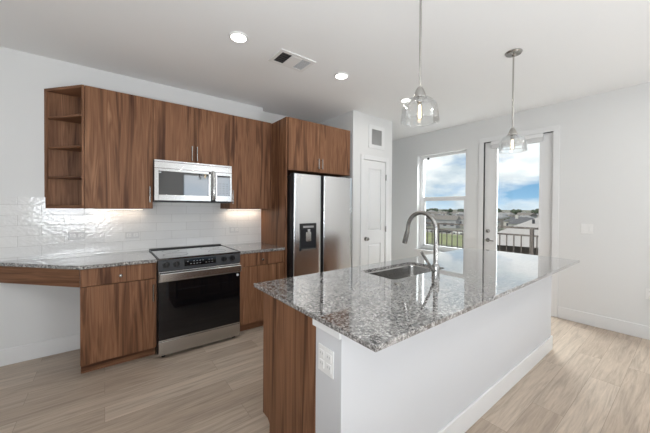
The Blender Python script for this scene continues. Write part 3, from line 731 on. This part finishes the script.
# ---------------------------------------------------------------- the view outside
def ground(name, col1, col2, sc):
    m = NM(name); m.bsdf(col1, .95, Specular_IOR_Level=.1)
    f = m.noise(m.coords(), sc, 5, .6); m.link(m.ramp(f, [(.35, col1), (.65, col2)]), m.p.inputs['Base Color']); return m.m
DRY = ground('dry_ground', (.27, .26, .23), (.15, .16, .12), .05); GRASS = ground('lawn_grass', (.20, .235, .115), (.30, .31, .17), .15)
ASPH = ground('parking_asphalt', (.42, .40, .38), (.36, .345, .33), .1)
GZ = -8.0
struct(box('ground', DRY, None, 8, 2500, -900, 1800, GZ - 1, GZ, 0))
tag(box('lawn', GRASS, None, 70, 99, 26, 140, GZ + .001, GZ + .06, 0), 'mown green lawn below the balcony', 'grass', kind='stuff')
struct(box('street', ASPH, None, 99, 118, -60, 260, GZ + .001, GZ + .05, 0))
WALLS = [plain('house_wall_cream', (.60, .58, .54), .9), plain('house_wall_grey', (.40, .40, .41), .9), plain('house_wall_tan', (.44, .39, .35), .9)]
ROOFS = [plain('roof_charcoal', (.12, .12, .13), .9), plain('roof_brown', (.20, .18, .165), .9), plain('roof_grey', (.28, .28, .285), .9)]
HW = plain('house_window_glass', (.05, .06, .08), .2)
def house(kind):
    lab = ['small distant house with cream walls and a charcoal roof', 'small distant house with grey walls and a brown roof', 'small distant house with tan walls and a grey roof'][kind]
    t = thing('house', lab, 'house', (0, 0, GZ), ['cream distant houses', 'grey distant houses', 'tan distant houses'][kind])
    w, d, h, rz = 5.2, 4.6, 3.4 + .5 * kind, 2.0
    MB().box(-d, d, -w, w, GZ, GZ + h).build('walls', WALLS[kind], t, 0, )
    m = MB(); e_ = .5; z0 = GZ + h; z1 = z0 + rz; b4 = [(-d - e_, -w - e_, z0), (d + e_, -w - e_, z0), (d + e_, w + e_, z0), (-d - e_, w + e_, z0)]
    k = 3.2 if kind != 1 else 0; tops = [(0, -w - e_ + k, z1), (0, w + e_ - k, z1)]
    V = [m.bm.verts.new(p) for p in b4 + tops]
    for f in ((0, 1, 2, 3), (0, 1, 4), (1, 2, 5, 4), (2, 3, 5), (3, 0, 4, 5)): m.bm.faces.new([V[i] for i in f])
    m.build('roof', ROOFS[kind], t, 0)
    for yy in (-3.6, -.3, 3.2): MB().box(-d - .06, -d + .02, yy - .7, yy + .7, GZ + 1.0, GZ + 2.5).build('window', HW, t, 0)
    MB().box(1, 2, 2, 3, z0 + .8, z1 + .7).build('chimney', WALLS[kind], t, 0)
    return t
protos = [house(k) for k in range(3)]
first = [True] * 3
idx = 0
for X, y0, y1, st_ in ((136, 30, 104, 15), (158, 36, 118, 15), (182, 44, 134, 15), (208, 52, 152, 15), (236, 60, 170, 15.5), (268, 70, 192, 16), (304, 82, 214, 16), (346, 94, 240, 17)):
    y = y0
    while y < y1:
        k = random.choice((0, 1, 2)); px_ = X + random.uniform(-3.5, 3.5); rz = random.uniform(-.35, .35) ; sc = random.uniform(.8, 1.05)
        if first[k]: first[k] = False; o = protos[k]; o.location = (px_, y, GZ); o.rotation_euler = (0, 0, rz)
        else: dup(protos[k], (px_, y, GZ), rotz=rz, scale=(sc, sc, sc))
        y += st_ * random.uniform(.85, 1.15); idx += 1

# neighbouring building with a broad hipped roof
RG = NM('light_shingle_roof'); RG.bsdf((.43, .405, .395), .9); RG.bump(RG.noise(RG.coords((1, 1, 1)), 8, 3), .2, .05); RG = RG.m
nb = thing('neighbouring_building', 'low building beside the balcony with a broad pale grey hipped roof', 'building', (45, 8, GZ))
E1 = Vector((35.1, 15.9)); uu = Vector((.963, .269)); vv = Vector((.269, -.963)); Wd, Ln = 25.3, 34
def P2(a, b_, z): q_ = E1 + uu * a + vv * b_; return (q_.x, q_.y, z)
m = MB(); V = [m.bm.verts.new(p) for p in (P2(0, 0, -2.75), P2(Wd, 0, -2.75), P2(Wd, Ln, -2.75), P2(0, Ln, -2.75), P2(Wd / 2, 6.2, .46), P2(Wd / 2, Ln - 6.2, .46))]
for f in ((0, 1, 4), (1, 2, 5, 4), (2, 3, 5), (3, 0, 4, 5), (0, 1, 2, 3)): m.bm.faces.new([V[i] for i in f])
m.build('roof', RG, nb, 0)
m = MB(); qs = [P2(.7, .7, 0), P2(Wd - .7, .7, 0), P2(Wd - .7, Ln - .7, 0), P2(.7, Ln - .7, 0)]
m.prism([(a[0], a[1]) for a in qs], GZ, -2.76).build('walls', plain('dark_siding', (.085, .07, .06), .9), nb, 0)
rv = P2(8.8, 5.2, 0)
MB().cyl((rv[0], rv[1], -.9), (rv[0], rv[1], .02), .16, n=12).build('roof_vent_pipe', plain('vent_pipe_grey', (.05, .05, .055), .6), nb, 0)

# distant trees
LEAF = ground('tree_leaves', (.05, .065, .045), (.10, .12, .085), .6)
TRK = plain('tree_bark', (.09, .07, .05), .9)
tr = thing('tree', 'dark distant tree in the line along the horizon', 'tree', (400, 200, GZ), 'dark trees along the horizon')
m = MB(); rnd = random.Random(2)
for k in range(7):
    c = Vector((400 + rnd.uniform(-3, 3), 200 + rnd.uniform(-4.5, 4.5), GZ + rnd.uniform(4, 6.6)))
    r_ = bmesh.ops.create_icosphere(m.bm, subdivisions=2, radius=rnd.uniform(2.4, 3.4))
    for v in r_['verts']: v.co = c + v.co * (1 + rnd.uniform(-.14, .14))
m.build('crown', LEAF, tr, 0); MB().cyl((400, 200, GZ), (400, 200, GZ + 4.5), .5, .3, n=8).build('trunk', TRK, tr, 0)
spots = [(430 + 22 * (i % 3) + random.uniform(-3, 3), 95 + i * 8.4) for i in range(30)]
for i, (X, y) in enumerate(spots):
    if i == 0: tr.location = (X, y, GZ)
    else: dup(tr, (X, y, GZ), rotz=random.uniform(0, 6), scale=(1.0, 1.0, random.uniform(.8, 1.05)))
sp = [(147, 88), (147, 70), (170, 62), (195, 118), (222, 66), (252, 100), (252, 140), (286, 84), (222, 92), (325, 120), (325, 160), (195, 84), (170, 92)]
for X, y in sp: dup(tr, (X, y, GZ), 'dark tree standing among the distant houses', rotz=random.uniform(0, 6), scale=(.34, .34, .5))['group'] = 'trees among the distant houses'

# parked cars
def car(label, mat, loc, rz):
    t = thing('car', label, 'car', (0, 0, GZ + .06))
    z = GZ + .06
    m = MB(); m.prism([(-2.2, z + .35), (2.2, z + .35), (2.25, z + .75), (1.5, z + .95), (-2.1, z + .98), (-2.25, z + .7)], -.9, .9, 'Y'); m.build('body', mat, t, .05)
    MB().prism([(-1.7, z + .95), (1.2, z + .95), (.55, z + 1.45), (-1.2, z + 1.48)], -.78, .78, 'Y').build('cabin', HW, t, .04)
    for x_ in (-1.4, 1.4):
        for y_ in (-.82, .82): MB().cyl((x_, y_ - .1, z + .33), (x_, y_ + .1, z + .33), .33, n=16).build('wheel', BLACK, t, 0)
    t.location = loc; t.rotation_euler = (0, 0, rz); return t
CW = plain('car_white', (.7, .7, .7), .3); CB = plain('car_black', (.02, .02, .022), .3); CS = plain('car_silver', (.4, .41, .43), .3)
car('white car parked on the street behind the lawn', CW, (101.5, 52.5, GZ + .06), 1.45)
car('black car parked on the street behind the lawn', CB, (101.6, 58.2, GZ + .06), 1.6)
car('silver car parked at the far end of the street', CS, (101.5, 64.5, GZ + .06), 1.55)
